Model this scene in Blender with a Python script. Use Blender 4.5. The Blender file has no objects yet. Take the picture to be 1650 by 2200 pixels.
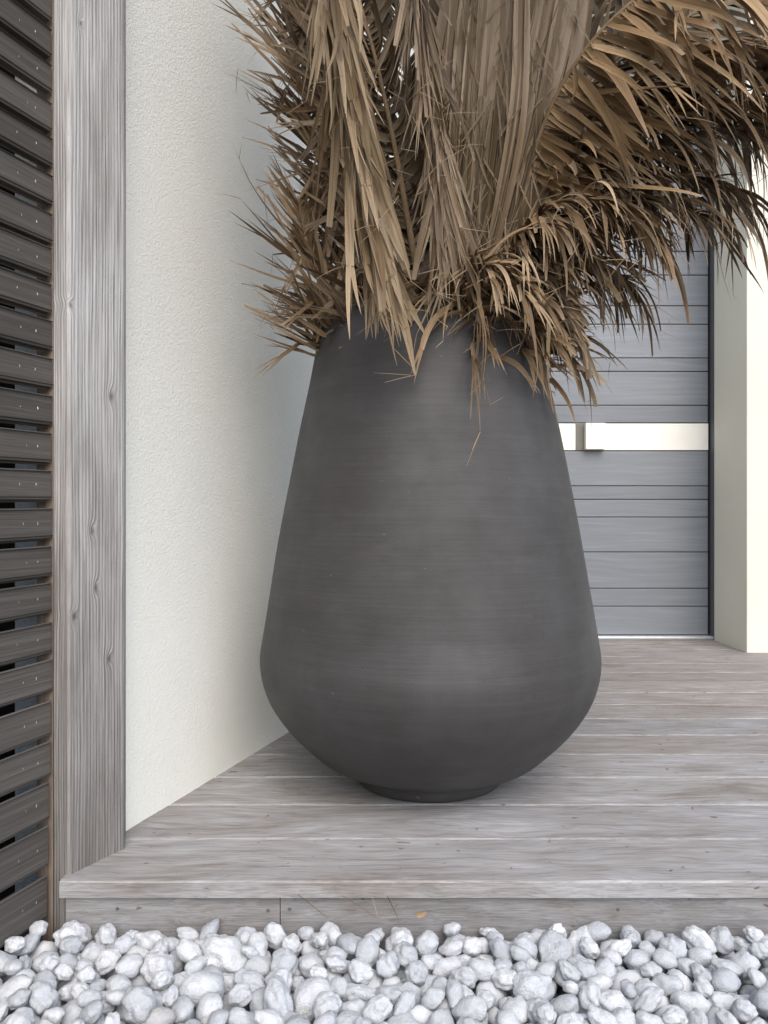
import bpy, bmesh, math, random
import numpy as np
from mathutils import Vector, noise as mnoise

R = math.radians
SC = bpy.context.scene
COL = SC.collection

# ------------------------------------------------------------------ camera
F, HOR, H = 1650.0, 1110.0, 0.511          # focal length in photo pixels, horizon row, eye height over the deck
cam = bpy.data.cameras.new('camera')
cam.sensor_fit = 'HORIZONTAL'
cam.sensor_width = 36.0
cam.lens = 36.0
cam.shift_y = 10.0 / 1650.0
cam.clip_start = 0.02
cam.clip_end = 500
cam_o = bpy.data.objects.new('camera', cam)
cam_o.location = (0, 0, H)
cam_o.rotation_euler = (R(90), 0, 0)
COL.objects.link(cam_o)
SC.camera = cam_o

# ------------------------------------------------------------------ world and sun (bright overcast, light from the open side)
SUN_EL, SUN_AZ = 47.0, 166.0                 # azimuth clockwise from +Y
world = bpy.data.worlds.new('World')
SC.world = world
world.use_nodes = True
wn = world.node_tree
bg = wn.nodes['Background']
sky = wn.nodes.new('ShaderNodeTexSky')
sky.sky_type = 'NISHITA'
sky.sun_disc = False
sky.sun_elevation = R(SUN_EL)
sky.sun_rotation = R(SUN_AZ)
sky.air_density = 1.0
sky.dust_density = 2.5
sky.ozone_density = 1.0
wn.links.new(sky.outputs[0], bg.inputs[0])
bg.inputs[1].default_value = 0.14

sun = bpy.data.lights.new('sun', 'SUN')
sun.energy = 1.35
sun.angle = R(60)
sun.color = (1.0, 0.99, 0.98)
sun_o = bpy.data.objects.new('sun', sun)
sd = Vector((math.sin(R(SUN_AZ)) * math.cos(R(SUN_EL)), math.cos(R(SUN_AZ)) * math.cos(R(SUN_EL)), math.sin(R(SUN_EL))))
sun_o.rotation_euler = sd.to_track_quat('Z', 'Y').to_euler()
sun_o.location = sd * 20
COL.objects.link(sun_o)

SC.view_settings.view_transform = 'Standard'
SC.view_settings.look = 'None'
SC.view_settings.gamma = 1.0
SC.view_settings.use_curve_mapping = False
SC.view_settings.exposure = 0.94
SC.render.engine = 'CYCLES'
SC.cycles.max_bounces = 6
SC.cycles.diffuse_bounces = 3

# ------------------------------------------------------------------ helpers
def P(px, py, Y):
    """a point at depth Y metres whose bearing was read off the photograph"""
    return Vector(((px - 825.0) * Y / F, Y, H - (py - HOR) * Y / F))

def link(o, parent=None):
    COL.objects.link(o)
    if parent is not None:
        o.parent = parent
    return o

def obj(name, mesh, mat=None, parent=None):
    o = bpy.data.objects.new(name, mesh)
    if mat is not None and not mesh.materials:
        mesh.materials.append(mat)
    return link(o, parent)

def empty(name, loc=(0, 0, 0)):
    o = bpy.data.objects.new(name, None)
    o.empty_display_size = 0.05
    return link(o)

def tag(o, label=None, cat=None, group=None, kind=None):
    if label: o['label'] = label
    if cat: o['category'] = cat
    if group: o['group'] = group
    if kind: o['kind'] = kind
    return o

def mesh_from(name, v, f, smooth=False, uv=None):
    m = bpy.data.meshes.new(name)
    m.from_pydata([tuple(x) for x in v], [], f)
    if uv is not None:
        l = m.uv_layers.new(name='UVMap')
        vi = np.empty(len(m.loops), dtype=np.int32)
        m.loops.foreach_get('vertex_index', vi)
        l.data.foreach_set('uv', np.asarray(uv, dtype=np.float32)[vi].ravel())
    if smooth:
        m.polygons.foreach_set('use_smooth', [True] * len(m.polygons))
    m.update()
    return m

def bevelled(bm, w, seg=2):
    if w > 0:
        bmesh.ops.bevel(bm, geom=list(bm.edges), offset=w, segments=seg, affect='EDGES', profile=0.6)
    bmesh.ops.recalc_face_normals(bm, faces=bm.faces)

def box_mesh(name, x0, x1, y0, y1, z0, z1, bev=0.0, seg=2, cuts=0):
    bm = bmesh.new()
    bmesh.ops.create_cube(bm, size=1.0)
    for v in bm.verts:
        v.co = Vector((x0 + (v.co.x + .5) * (x1 - x0), y0 + (v.co.y + .5) * (y1 - y0), z0 + (v.co.z + .5) * (z1 - z0)))
    bevelled(bm, bev, seg)
    m = bpy.data.meshes.new(name)
    bm.to_mesh(m); bm.free()
    return m

def prism_mesh(name, pts, z0, z1, bev=0.0):
    bm = bmesh.new()
    a = [bm.verts.new((x, y, z0)) for x, y in pts]
    b = [bm.verts.new((x, y, z1)) for x, y in pts]
    bm.faces.new(a); bm.faces.new(b)
    n = len(pts)
    for i in range(n):
        bm.faces.new((a[i], a[(i + 1) % n], b[(i + 1) % n], b[i]))
    bmesh.ops.recalc_face_normals(bm, faces=bm.faces)
    bevelled(bm, bev)
    m = bpy.data.meshes.new(name)
    bm.to_mesh(m); bm.free()
    return m

# ------------------------------------------------------------------ materials
class NT:
    def __init__(self, name):
        self.m = bpy.data.materials.new(name)
        self.m.use_nodes = True
        self.t = self.m.node_tree
        self.b = self.t.nodes['Principled BSDF']
    def n(self, typ, **kw):
        nd = self.t.nodes.new(typ)
        for k, v in kw.items():
            if k in nd.inputs.keys():
                self.set(nd.inputs[k], v)
            else:
                setattr(nd, k, v)
        return nd
    def set(self, sock, v):
        if isinstance(v, bpy.types.NodeSocket):
            self.t.links.new(v, sock)
        elif isinstance(v, bpy.types.Node):
            self.t.links.new(v.outputs[0], sock)
        else:
            sock.default_value = v
    def coord(self, which='Object'):
        return self.n('ShaderNodeTexCoord').outputs[which]
    def mapping(self, vec, scale=(1, 1, 1), loc=(0, 0, 0), rot=(0, 0, 0)):
        return self.n('ShaderNodeMapping', Vector=vec, Scale=scale, Location=loc, Rotation=rot).outputs[0]
    def noise(self, vec, scale=1.0, detail=4.0, rough=0.55, dist=0.0):
        return self.n('ShaderNodeTexNoise', Vector=vec, Scale=scale, Detail=detail, Roughness=rough, Distortion=dist).outputs['Fac']
    def ramp(self, fac, stops):
        nd = self.n('ShaderNodeValToRGB', Fac=fac)
        el = nd.color_ramp.elements
        while len(el) < len(stops):
            el.new(0.5)
        for e, (p, c) in zip(el, stops):
            e.position = p
            if not isinstance(c, (tuple, list)):
                c = (c, c, c)
            e.color = (*c, 1)
        return nd.outputs[0]
    def math(self, op, a, b=0.5, c=None):
        nd = self.n('ShaderNodeMath', operation=op)
        self.set(nd.inputs[0], a); self.set(nd.inputs[1], b)
        if c is not None: self.set(nd.inputs[2], c)
        return nd.outputs[0]
    def mix(self, fac, a, b, mode='MIX'):
        nd = self.n('ShaderNodeMix', data_type='RGBA', blend_type=mode)
        self.set(nd.inputs[0], fac); self.set(nd.inputs[6], a); self.set(nd.inputs[7], b)
        return nd.outputs[2]
    def bump(self, h, strength=0.3, dist=0.001, normal=None):
        nd = self.n('ShaderNodeBump', Height=h, Strength=strength, Distance=dist)
        if normal is not None: self.set(nd.inputs['Normal'], normal)
        return nd.outputs[0]
    def out(self, base, rough=0.6, normal=None, spec=0.3, metal=0.0):
        self.set(self.b.inputs['Base Color'], base)
        self.set(self.b.inputs['Roughness'], rough)
        self.set(self.b.inputs['Specular IOR Level'], spec)
        self.set(self.b.inputs['Metallic'], metal)
        if normal is not None: self.set(self.b.inputs['Normal'], normal)
        return self.m
    def rnd(self):
        return self.n('ShaderNodeObjectInfo').outputs['Random']

def c4(r, g, b): return (r, g, b, 1)

def mat_stucco(name, col, fine=1.0):
    t = NT(name); o = t.coord()
    n1 = t.noise(o, 200, 3, .6, .7)
    n2 = t.noise(o, 420, 2, .5)
    big = t.noise(o, 2.2, 4, .55)
    base = t.mix(1.0, c4(*col), t.ramp(big, [(.3, (.93, .93, .925)), (.7, (1, 1, 1))]), 'MULTIPLY')
    spk = t.noise(t.mapping(o, loc=(3, 1, 7)), 55, 2, .5)
    base = t.mix(t.ramp(spk, [(.74, 0.0), (.8, .35)]), base, c4(col[0] * .7, col[1] * .7, col[2] * .66))
    h = t.math('ADD', n1, t.math('MULTIPLY', n2, .4))
    return t.out(base, .9, t.bump(h, .62 * fine, .0026), .15)

def mat_post():
    t = NT('weathered_post_wood'); o = t.coord()
    warp = t.noise(t.mapping(o, scale=(9, 9, 2.0)), 1.0, 2, .5)
    # knots: (x, z) on the wide face, each bends the grain round itself
    sep = t.n('ShaderNodeSeparateXYZ', Vector=o)
    X, Y, Z = sep.outputs
    u = t.math('ADD', t.math('MULTIPLY', X, .52), t.math('MULTIPLY', Y, .85))   # runs along the wide face
    v = t.math('ADD', t.math('MULTIPLY', X, -.85), t.math('MULTIPLY', Y, .52))  # and along the narrow one
    w = t.math('ADD', u, v)
    knot_dark = None
    disp = None
    for kp, r in (((237, 852), .0085), ((196, 1140), .007), ((204, 1262), .007), ((158, 1325), .007), ((152, 655), .005), ((232, 1415), .007), ((172, 50), .005)):
        p = P(kp[0], kp[1], 1.135)
        lam = (kp[0] - 147) / 121.0
        x, y = -.450 + lam * .0503, 1.095 + lam * .089
        uu = .52 * x + .85 * y
        p = P(kp[0], kp[1], y)
        du = t.math('SUBTRACT', u, uu)
        dz = t.math('MULTIPLY', t.math('SUBTRACT', Z, p.z), .55)
        d2 = t.math('ADD', t.math('MULTIPLY', du, du), t.math('MULTIPLY', dz, dz))
        g = t.math('POWER', 2.718, t.math('MULTIPLY', d2, -1.0 / (r * r)))
        k = t.math('POWER', 2.718, t.math('MULTIPLY', d2, -1.0 / (r * r * .24)))
        disp = g if disp is None else t.math('ADD', disp, g)
        knot_dark = k if knot_dark is None else t.math('ADD', knot_dark, k)
    warp2 = t.math('ADD', t.math('MULTIPLY', warp, .012), t.math('MULTIPLY', disp, .009))
    ww = t.math('ADD', w, warp2)
    comb = t.n('ShaderNodeCombineXYZ', X=ww, Y=t.math('MULTIPLY', Z, .022), Z=0.0)
    g1 = t.noise(comb, 210, 3, .55)
    g2 = t.noise(comb, 560, 3, .6)
    patch = t.noise(t.mapping(o, scale=(16, 16, 3.0)), 1.3, 4, .6)
    tone = t.ramp(patch, [(.25, (.275, .264, .252)), (.5, (.40, .392, .382)), (.75, (.50, .492, .484))])
    base = t.mix(1.0, tone, t.ramp(g1, [(.3, (.70, .68, .66)), (.48, (.97, .97, .97)), (.7, (1.14, 1.13, 1.12))]), 'MULTIPLY')
    base = t.mix(.55, base, t.ramp(g2, [(.3, (.62, .60, .58)), (.5, (1, 1, 1)), (.7, (1.12, 1.12, 1.12))]), 'MULTIPLY')
    ph = t.math('ADD', t.math('MULTIPLY', ww, 1050.0), t.math('MULTIPLY', t.noise(comb, 60, 2, .5), 4.0))
    ring = t.math('SINE', ph)
    msk = t.noise(t.mapping(o, scale=(20, 20, 1.2)), 1.0, 2, .5)
    base = t.mix(t.math('MULTIPLY', t.ramp(ring, [(.45, 0.0), (.95, 1.0)]), t.ramp(msk, [(.35, .03), (.6, .26)])), base, t.mix(1.0, base, c4(.50, .47, .44), 'MULTIPLY'))
    narrow = t.ramp(t.math('MULTIPLY', t.math('SUBTRACT', u, .690), 50.0), [(.50, 1.0), (.56, 0.0)])
    base = t.mix(narrow, base, t.mix(1.0, base, c4(1.12, 1.11, 1.10), 'MULTIPLY'))
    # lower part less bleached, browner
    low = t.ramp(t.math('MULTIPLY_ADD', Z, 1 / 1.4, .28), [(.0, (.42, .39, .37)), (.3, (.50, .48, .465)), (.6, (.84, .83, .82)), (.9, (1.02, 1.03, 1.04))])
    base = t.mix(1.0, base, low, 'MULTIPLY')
    base = t.mix(t.math('MINIMUM', t.math('MULTIPLY', knot_dark, .8), .8), base, c4(.085, .07, .06))
    # thin drying cracks
    cr = t.noise(t.n('ShaderNodeCombineXYZ', X=t.math('MULTIPLY', ww, 1.0), Y=t.math('MULTIPLY', Z, .012), Z=3.3), 330, 1, .4)
    base = t.mix(t.ramp(cr, [(.70, 0.0), (.75, .65)]), base, c4(.07, .06, .055))
    h = t.math('ADD', t.math('ADD', g1, t.math('MULTIPLY', ring, -.12)), t.math('MULTIPLY', g2, .35))
    return t.out(base, .85, t.bump(h, .9, .0028), .15)

def mat_raw_side():
    t = NT('unweathered_wood'); o = t.coord()
    g = t.noise(t.mapping(o, scale=(130, 130, 3)), 1.0, 3, .6)
    return t.out(t.ramp(g, [(.3, (.24, .18, .135)), (.7, (.45, .36, .29))]), .85, t.bump(g, .4, .001), .1)

def mat_slat():
    t = NT('dark_slat_wood'); o = t.coord()
    r = t.rnd()
    loc = t.n('ShaderNodeCombineXYZ', X=0.0, Y=0.0, Z=t.math('MULTIPLY', r, 40))
    vv = t.n('ShaderNodeVectorMath', operation='ADD'); t.set(vv.inputs[0], t.mapping(o, scale=(4, 4, 190))); t.set(vv.inputs[1], loc)
    g = t.noise(vv.outputs[0], 1.0, 4, .62, .3)
    fine = t.noise(t.mapping(o, scale=(14, 14, 700)), 1.0, 2, .5)
    base = t.ramp(g, [(.25, (.058, .052, .047)), (.55, (.088, .081, .074)), (.78, (.130, .120, .110))])
    tone = t.ramp(r, [(0, .85), (1, 1.15)])
    base = t.mix(1.0, base, tone, 'MULTIPLY')
    base = t.mix(t.ramp(fine, [(.66, 0.0), (.75, .35)]), base, c4(.16, .15, .14))
    h = t.math('ADD', g, t.math('MULTIPLY', fine, .5))
    return t.out(base, .8, t.bump(h, .55, .0012), .2)

def mat_deck(name, light=1.0, tint=(1, 1, 1)):
    t = NT(name); o = t.coord('Object')
    r = t.rnd()
    off = t.n('ShaderNodeCombineXYZ', X=t.math('MULTIPLY', r, 37.0), Y=t.math('MULTIPLY', r, 11.0), Z=0.0)
    vv = t.n('ShaderNodeVectorMath', operation='ADD'); t.set(vv.inputs[0], o); t.set(vv.inputs[1], off)
    v = vv.outputs[0]
    warp = t.noise(t.mapping(v, scale=(3.2, 11, 11)), 1.0, 3, .55)
    wv = t.n('ShaderNodeCombineXYZ', X=0.0, Y=t.math('MULTIPLY', warp, .075), Z=0.0)
    v2 = t.n('ShaderNodeVectorMath', operation='ADD'); t.set(v2.inputs[0], v); t.set(v2.inputs[1], wv)
    g1 = t.noise(t.mapping(v2.outputs[0], scale=(5.5, 85, 85)), 1.0, 4, .6)
    g2 = t.noise(t.mapping(v2.outputs[0], scale=(18, 420, 420)), 1.0, 3, .6)
    patch = t.noise(t.mapping(v, scale=(4.2, 13, 13)), 1.0, 5, .62, .8)
    tone = t.ramp(patch, [(.25, (.185, .166, .149)), (.42, (.255, .241, .230)), (.58, (.295, .289, .287)), (.78, (.385, .382, .383))])
    base = t.mix(1.0, tone, t.ramp(g1, [(.25, (.74, .72, .70)), (.5, (1, 1, 1)), (.75, (1.16, 1.15, 1.14))]), 'MULTIPLY')
    base = t.mix(.9, base, t.ramp(g2, [(.3, (.70, .68, .66)), (.5, (1, 1, 1)), (.7, (1.2, 1.2, 1.2))]), 'MULTIPLY')
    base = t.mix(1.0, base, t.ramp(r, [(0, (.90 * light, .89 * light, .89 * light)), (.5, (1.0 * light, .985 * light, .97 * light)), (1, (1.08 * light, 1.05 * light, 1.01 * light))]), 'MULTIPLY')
    base = t.mix(1.0, base, c4(*tint), 'MULTIPLY')
    # pale arrises: scuffing, plus painted-in light caught by the eased edges
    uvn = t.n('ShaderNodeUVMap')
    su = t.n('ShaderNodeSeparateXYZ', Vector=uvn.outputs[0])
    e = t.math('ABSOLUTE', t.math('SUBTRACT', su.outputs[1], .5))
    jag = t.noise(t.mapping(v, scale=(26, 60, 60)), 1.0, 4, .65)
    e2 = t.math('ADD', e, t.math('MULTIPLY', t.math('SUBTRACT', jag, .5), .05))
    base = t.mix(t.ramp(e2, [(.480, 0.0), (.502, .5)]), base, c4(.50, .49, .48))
    # rust coloured flecks and dark pits
    fl = t.noise(t.mapping(v, scale=(34, 60, 60)), 1.0, 2, .5)
    base = t.mix(t.ramp(fl, [(.70, 0.0), (.735, .8)]), base, c4(.10, .06, .042))
    pale = t.noise(t.mapping(v, scale=(7, 13, 13), loc=(5, 2, 1)), 1.0, 4, .7)
    base = t.mix(t.ramp(pale, [(.58, 0.0), (.75, .38)]), base, c4(.42, .42, .43))
    h = t.math('ADD', g1, t.math('MULTIPLY', g2, .6))
    return t.out(base, .8, t.bump(h, .55, .0012), .2)

def mat_pot():
    t = NT('charcoal_stoneware'); o = t.coord()
    band = t.noise(t.mapping(o, scale=(2.4, 2.4, 42)), 1.0, 5, .65, .5)
    fineb = t.noise(t.mapping(o, scale=(6, 6, 330)), 1.0, 3, .65, .3)
    cloud = t.noise(o, 6, 5, .6)
    base = t.ramp(cloud, [(.3, (.036, .0335, .0315)), (.55, (.0475, .0452, .044)), (.75, (.062, .0592, .0595))])
    base = t.mix(1.0, base, t.ramp(band, [(.28, .90), (.5, 1.0), (.72, 1.12)]), 'MULTIPLY')
    base = t.mix(.6, base, t.ramp(fineb, [(.3, .84), (.5, 1.0), (.7, 1.16)]), 'MULTIPLY')
    sp = t.n('ShaderNodeTexVoronoi', Vector=o, Scale=58.0, feature='F1').outputs['Distance']
    base = t.mix(t.ramp(sp, [(.05, .8), (.085, 0.0)]), base, c4(.03, .028, .028))
    ch = t.noise(t.mapping(o, scale=(60, 60, 130)), 1.0, 2, .5)
    dust = t.noise(t.mapping(o, scale=(9, 9, 26)), 1.0, 5, .7)
    base = t.mix(t.ramp(dust, [(.55, 0.0), (.8, .12)]), base, c4(.15, .14, .13))
    base = t.mix(t.ramp(ch, [(.76, 0.0), (.80, .35)]), base, c4(.22, .21, .20))
    h = t.math('ADD', t.math('MULTIPLY', band, .9), t.math('ADD', t.math('MULTIPLY', fineb, .35), t.math('MULTIPLY', t.noise(o, 230, 3, .6), .3)))
    rough = t.ramp(cloud, [(.3, .72), (.7, .58)])
    return t.out(base, rough, t.bump(h, .35, .0016), .45)

def mat_door():
    t = NT('grey_painted_board'); o = t.coord()
    r = t.rnd()
    off = t.n('ShaderNodeCombineXYZ', X=t.math('MULTIPLY', r, 23.0), Y=0.0, Z=t.math('MULTIPLY', r, 9.0))
    vv = t.n('ShaderNodeVectorMath', operation='ADD'); t.set(vv.inputs[0], o); t.set(vv.inputs[1], off)
    v = vv.outputs[0]
    warp = t.noise(t.mapping(v, scale=(3, 3, 9)), 1.0, 2, .5)
    wv = t.n('ShaderNodeCombineXYZ', X=0.0, Y=0.0, Z=t.math('MULTIPLY', warp, .045))
    v2 = t.n('ShaderNodeVectorMath', operation='ADD'); t.set(v2.inputs[0], v); t.set(v2.inputs[1], wv)
    g = t.noise(t.mapping(v2.outputs[0], scale=(3, 3, 75)), 1.0, 4, .6)
    base = t.ramp(g, [(.3, (.160, .174, .193)), (.55, (.182, .197, .217)), (.75, (.215, .230, .249))])
    base = t.mix(1.0, base, t.ramp(r, [(0, .93), (1, 1.07)]), 'MULTIPLY')
    return t.out(base, .38, t.bump(g, .25, .001), .5)

def mat_plain(name, col, rough=.5, spec=.4, metal=0.0, var=.06, scale=30, bump=.1):
    t = NT(name); o = t.coord()
    n = t.noise(o, scale, 4, .6)
    base = t.mix(1.0, c4(*col), t.ramp(n, [(.3, 1 - var), (.7, 1 + var)]), 'MULTIPLY')
    return t.out(base, rough, t.bump(n, bump, .0006), spec, metal)

def mat_leaf(name, stops, tint=1.0):
    t = NT(name)
    uv = t.coord('UV'); r = t.rnd()
    off = t.n('ShaderNodeCombineXYZ', X=t.math('MULTIPLY', r, 31.0), Y=t.math('MULTIPLY', r, 17.0), Z=0.0)
    vv = t.n('ShaderNodeVectorMath', operation='ADD'); t.set(vv.inputs[0], uv); t.set(vv.inputs[1], off)
    streak = t.noise(t.mapping(vv.outputs[0], scale=(2.0, 7.0, 1)), 1.0, 4, .65)
    fine = t.noise(t.mapping(vv.outputs[0], scale=(3.0, 26.0, 1)), 1.0, 2, .6)
    blot = t.noise(t.mapping(vv.outputs[0], scale=(7.0, 2.5, 1), loc=(9, 3, 0)), 1.0, 3, .6)
    base = t.ramp(r, stops)
    base = t.mix(1.0, base, t.ramp(streak, [(.3, (.66, .62, .58)), (.5, (1, 1, 1)), (.72, (1.28, 1.27, 1.25))]), 'MULTIPLY')
    base = t.mix(.75, base, t.ramp(fine, [(.3, (.72, .70, .68)), (.5, (1, 1, 1)), (.7, (1.18, 1.17, 1.16))]), 'MULTIPLY')
    base = t.mix(t.ramp(blot, [(.62, 0.0), (.74, .55)]), base, c4(.075, .045, .026))
    u = t.n('ShaderNodeSeparateXYZ', Vector=uv).outputs[0]
    base = t.mix(t.ramp(u, [(.80, 0.0), (1.0, .45)]), base, c4(.36, .28, .20))
    ev = t.math('ABSOLUTE', t.math('SUBTRACT', t.n('ShaderNodeSeparateXYZ', Vector=uv).outputs[1], .35))
    base = t.mix(t.ramp(ev, [(.26, 0.0), (.35, .32)]), base, c4(.36, .285, .195))  # paler edges: bleaching, with bright edge highlights painted in
    base = t.mix(t.ramp(ev, [(.0, .45), (.06, 0.0)]), base, c4(.12, .08, .045))
    nrm = t.bump(t.math('ADD', streak, fine), .45, .0008)
    t.out(base, .58, nrm, .3)
    tr = t.n('ShaderNodeBsdfTranslucent', Color=base)
    mx = t.n('ShaderNodeMixShader')
    t.set(mx.inputs[0], .06); t.set(mx.inputs[1], t.b.outputs[0]); t.set(mx.inputs[2], tr.outputs[0])
    t.t.links.new(mx.outputs[0], t.t.nodes['Material Output'].inputs[0])
    return t.m

def mat_pebble():
    t = NT('pale_pebble_stone'); o = t.coord(); r = t.rnd()
    off = t.n('ShaderNodeCombineXYZ', X=t.math('MULTIPLY', r, 50.0), Y=t.math('MULTIPLY', r, 20.0), Z=0.0)
    vv = t.n('ShaderNodeVectorMath', operation='ADD'); t.set(vv.inputs[0], o); t.set(vv.inputs[1], off)
    v = vv.outputs[0]
    cl = t.noise(v, 2.2, 4, .6)
    fi = t.noise(v, 16, 3, .6)
    base = t.ramp(r, [(0, (.43, .448, .467)), (.35, (.50, .517, .535)), (.7, (.57, .584, .60)), (.985, (.61, .62, .63)), (.995, (.52, .47, .40)), (1, (.42, .43, .45))])
    base = t.mix(1.0, base, t.ramp(cl, [(.3, (.83, .84, .85)), (.55, (1, 1, 1)), (.8, (1.06, 1.06, 1.06))]), 'MULTIPLY')
    base = t.mix(.6, base, t.ramp(fi, [(.3, (.84, .84, .85)), (.5, (1, 1, 1)), (.75, (1.06, 1.06, 1.06))]), 'MULTIPLY')
    st = t.noise(t.mapping(v, loc=(4, 8, 2)), 3.3, 3, .55)
    base = t.mix(t.ramp(st, [(.66, 0.0), (.78, .35)]), base, c4(.40, .35, .29))
    h = t.math('ADD', t.math('MULTIPLY', t.noise(v, 7, 4, .6), 1.0), t.math('MULTIPLY', fi, .35))
    return t.out(base, .8, t.bump(h, .4, .06), .2)

M_WALL = mat_stucco('cream_render', (.84, .845, .79))
M_WALL2 = mat_stucco('warm_cream_render', (.70, .68, .585), .45)
M_POST = mat_post()
M_RAW = mat_raw_side()
M_SLAT = mat_slat()
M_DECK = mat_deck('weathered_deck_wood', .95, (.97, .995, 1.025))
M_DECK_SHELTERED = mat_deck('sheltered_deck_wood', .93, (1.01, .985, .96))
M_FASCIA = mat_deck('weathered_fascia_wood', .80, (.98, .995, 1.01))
M_POT = mat_pot()
M_DOOR = mat_door()
M_FRAME = mat_plain('dark_grey_aluminium', (.085, .09, .098), .4, .5)
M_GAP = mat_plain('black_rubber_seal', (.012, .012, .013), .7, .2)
M_BAND = mat_plain('off_white_metal', (.80, .785, .72), .45, .4, var=.03, scale=9, bump=.03)
M_GRIP_SHADE = mat_plain('painted_grip_shade', (.16, .155, .135), .5, .3)  # dark tone painted for the shade beside the handle block
M_ALU = mat_plain('aluminium_threshold', (.55, .56, .57), .35, .5, .6)
M_NAIL = mat_plain('steel_nail', (.42, .42, .41), .5, .4, .4)
M_GLASS = mat_plain('dark_window_glass', (.05, .055, .045), .65, .1, bump=0.0)
M_SOIL = mat_plain('sandy_soil', (.17, .14, .105), .95, .1, var=.45, scale=60, bump=.6)
M_PEB = mat_pebble()
M_UNSEEN_ROOF = mat_plain('unseen_roof_timber', (.42, .33, .21), .7, .2, var=.12, scale=6)
M_RACHIS = mat_plain('dry_leaf_stalk', (.20, .135, .075), .6, .3, var=.25, scale=45, bump=.3)
M_LEAF = mat_leaf('dry_tan_leaf', [(0, (0.089, 0.053, 0.027)), (.3, (0.158, 0.100, 0.050)), (.6, (0.220, 0.145, 0.076)), (.85, (0.303, 0.210, 0.119)), (1, (0.398, 0.299, 0.190))])
M_LEAF_PALE = mat_leaf('dry_pale_straw_leaf', [(0, (0.171, 0.117, 0.065)), (.3, (0.236, 0.167, 0.094)), (.6, (0.291, 0.214, 0.128)), (.85, (0.359, 0.274, 0.175)), (1, (0.410, 0.330, 0.227))])
M_LEAF_GREY = mat_leaf('dry_greyish_leaf', [(0, (0.062, 0.039, 0.022)), (.3, (0.110, 0.073, 0.043)), (.6, (0.165, 0.115, 0.068)), (.85, (0.250, 0.184, 0.119)), (1, (0.381, 0.306, 0.218))])
M_LEAF_GOLD = mat_leaf('dry_golden_leaf', [(0, (0.126, 0.074, 0.032)), (.35, (0.217, 0.134, 0.062)), (.7, (0.296, 0.191, 0.093)), (1, (0.390, 0.272, 0.147))])
M_LEAF_OLIVE = mat_leaf('dry_olive_brown_leaf', [(0, (0.050, 0.032, 0.015)), (.4, (0.084, 0.057, 0.028)), (.8, (0.117, 0.083, 0.043)), (1, (0.161, 0.119, 0.068))])

# ------------------------------------------------------------------ setting: ground, deck, added roof
ground = obj('ground', mesh_from('ground', [(-60, -60, -.16), (60, -60, -.16), (60, 60, -.16), (-60, 60, -.16)], [(0, 1, 2, 3)]), M_SOIL)
tag(ground, kind='structure')

WALL0 = Vector((-.4200, 1.249)); WD = Vector((.3186, .9479))       # foot of the left wall and its direction
def wall_x(y): return WALL0.x + (y - WALL0.y) * WD.x / WD.y

deck = obj('deck', box_mesh('deck', -.44, 2.4, 1.12, 3.6, -.14, -.026), M_GAP)
tag(deck, kind='structure')
DY0, DSTEP, DT = 1.0770, .1450, .0178

def plank_mesh(name, x0, x1, y0, y1, z0, z1, bev, seed, skew=0.0, vertical=False):
    """a worn board with slightly wandering arrises; v of its UV runs across the face"""
    rng = random.Random(seed)
    nx = 46
    prof = [(y0, z0), (y0, z1 - bev), (y0 + bev, z1), (y0 + (y1 - y0) * .5, z1 + rng.uniform(-.0006, .0006)), (y1 - bev, z1), (y1, z1 - bev), (y1, z0)]
    vv = [.3, .012, .02, .5, .98, 1, .7]
    V, Fc, UV = [], [], []
    for i in range(nx + 1):
        s = i / nx
        x = x0 + (x1 - x0) * s
        for j, (y, z) in enumerate(prof):
            dy = dz = 0
            if j in (1, 2, 4, 5):
                dy = mnoise.noise((x * 9, j * 3.1, seed)) * .0012
                dz = mnoise.noise((x * 14, j * 1.7, seed + 9)) * .0011
            xx = x + (skew * (y - y0) if i == 0 else 0)
            V.append((xx, y + dy, z + dz)); UV.append((s, vv[j]))
    n = len(prof)
    for i in range(nx):
        for j in range(n - 1):
            a = i * n + j
            Fc.append((a, a + n, a + n + 1, a + 1))
    Fc.append(tuple(range(n))[::-1]); Fc.append(tuple(nx * n + j for j in range(n)))
    if vertical:                                    # stand it up: y -> z, z -> -y
        V = [(x, -z, y) for x, y, z in V]
    m = mesh_from(name, V, Fc, False, UV)
    return m

for i in range(15):
    y0 = DY0 + i * DSTEP
    y1 = y0 + DSTEP - .0042
    if y0 > 3.17: break
    y1 = min(y1, 3.195)
    xl = -.4554 if i == 0 else wall_x(y0) - .03
    rr = random.Random(i * 7)
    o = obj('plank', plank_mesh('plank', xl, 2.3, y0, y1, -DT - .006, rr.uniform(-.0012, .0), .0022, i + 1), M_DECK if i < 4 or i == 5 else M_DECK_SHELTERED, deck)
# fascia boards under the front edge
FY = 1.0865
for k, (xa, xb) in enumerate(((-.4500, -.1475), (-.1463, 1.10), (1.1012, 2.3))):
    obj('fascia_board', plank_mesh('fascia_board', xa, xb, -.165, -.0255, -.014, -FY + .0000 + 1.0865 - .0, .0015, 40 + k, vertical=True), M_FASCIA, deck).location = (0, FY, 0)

fb = [o for o in deck.children if o.name.startswith('fascia_board')]
for px_, py_ in ((252, 1953), (576, 1957), (622, 1954), (1328, 1955)):
    c = P(px_, py_, FY - .0142)
    bm = bmesh.new()
    bmesh.ops.create_cone(bm, segments=14, radius1=.0026, radius2=.0021, depth=.0012, cap_ends=True)
    for v in bm.verts: v.co = Vector((c.x + v.co.x, c.y - FY - v.co.z, c.z + v.co.y))
    m = bpy.data.meshes.new('screw_head'); bm.to_mesh(m); bm.free()
    obj('screw_head', m, M_FRAME, fb[0] if c.x < -.147 else fb[1])

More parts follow.
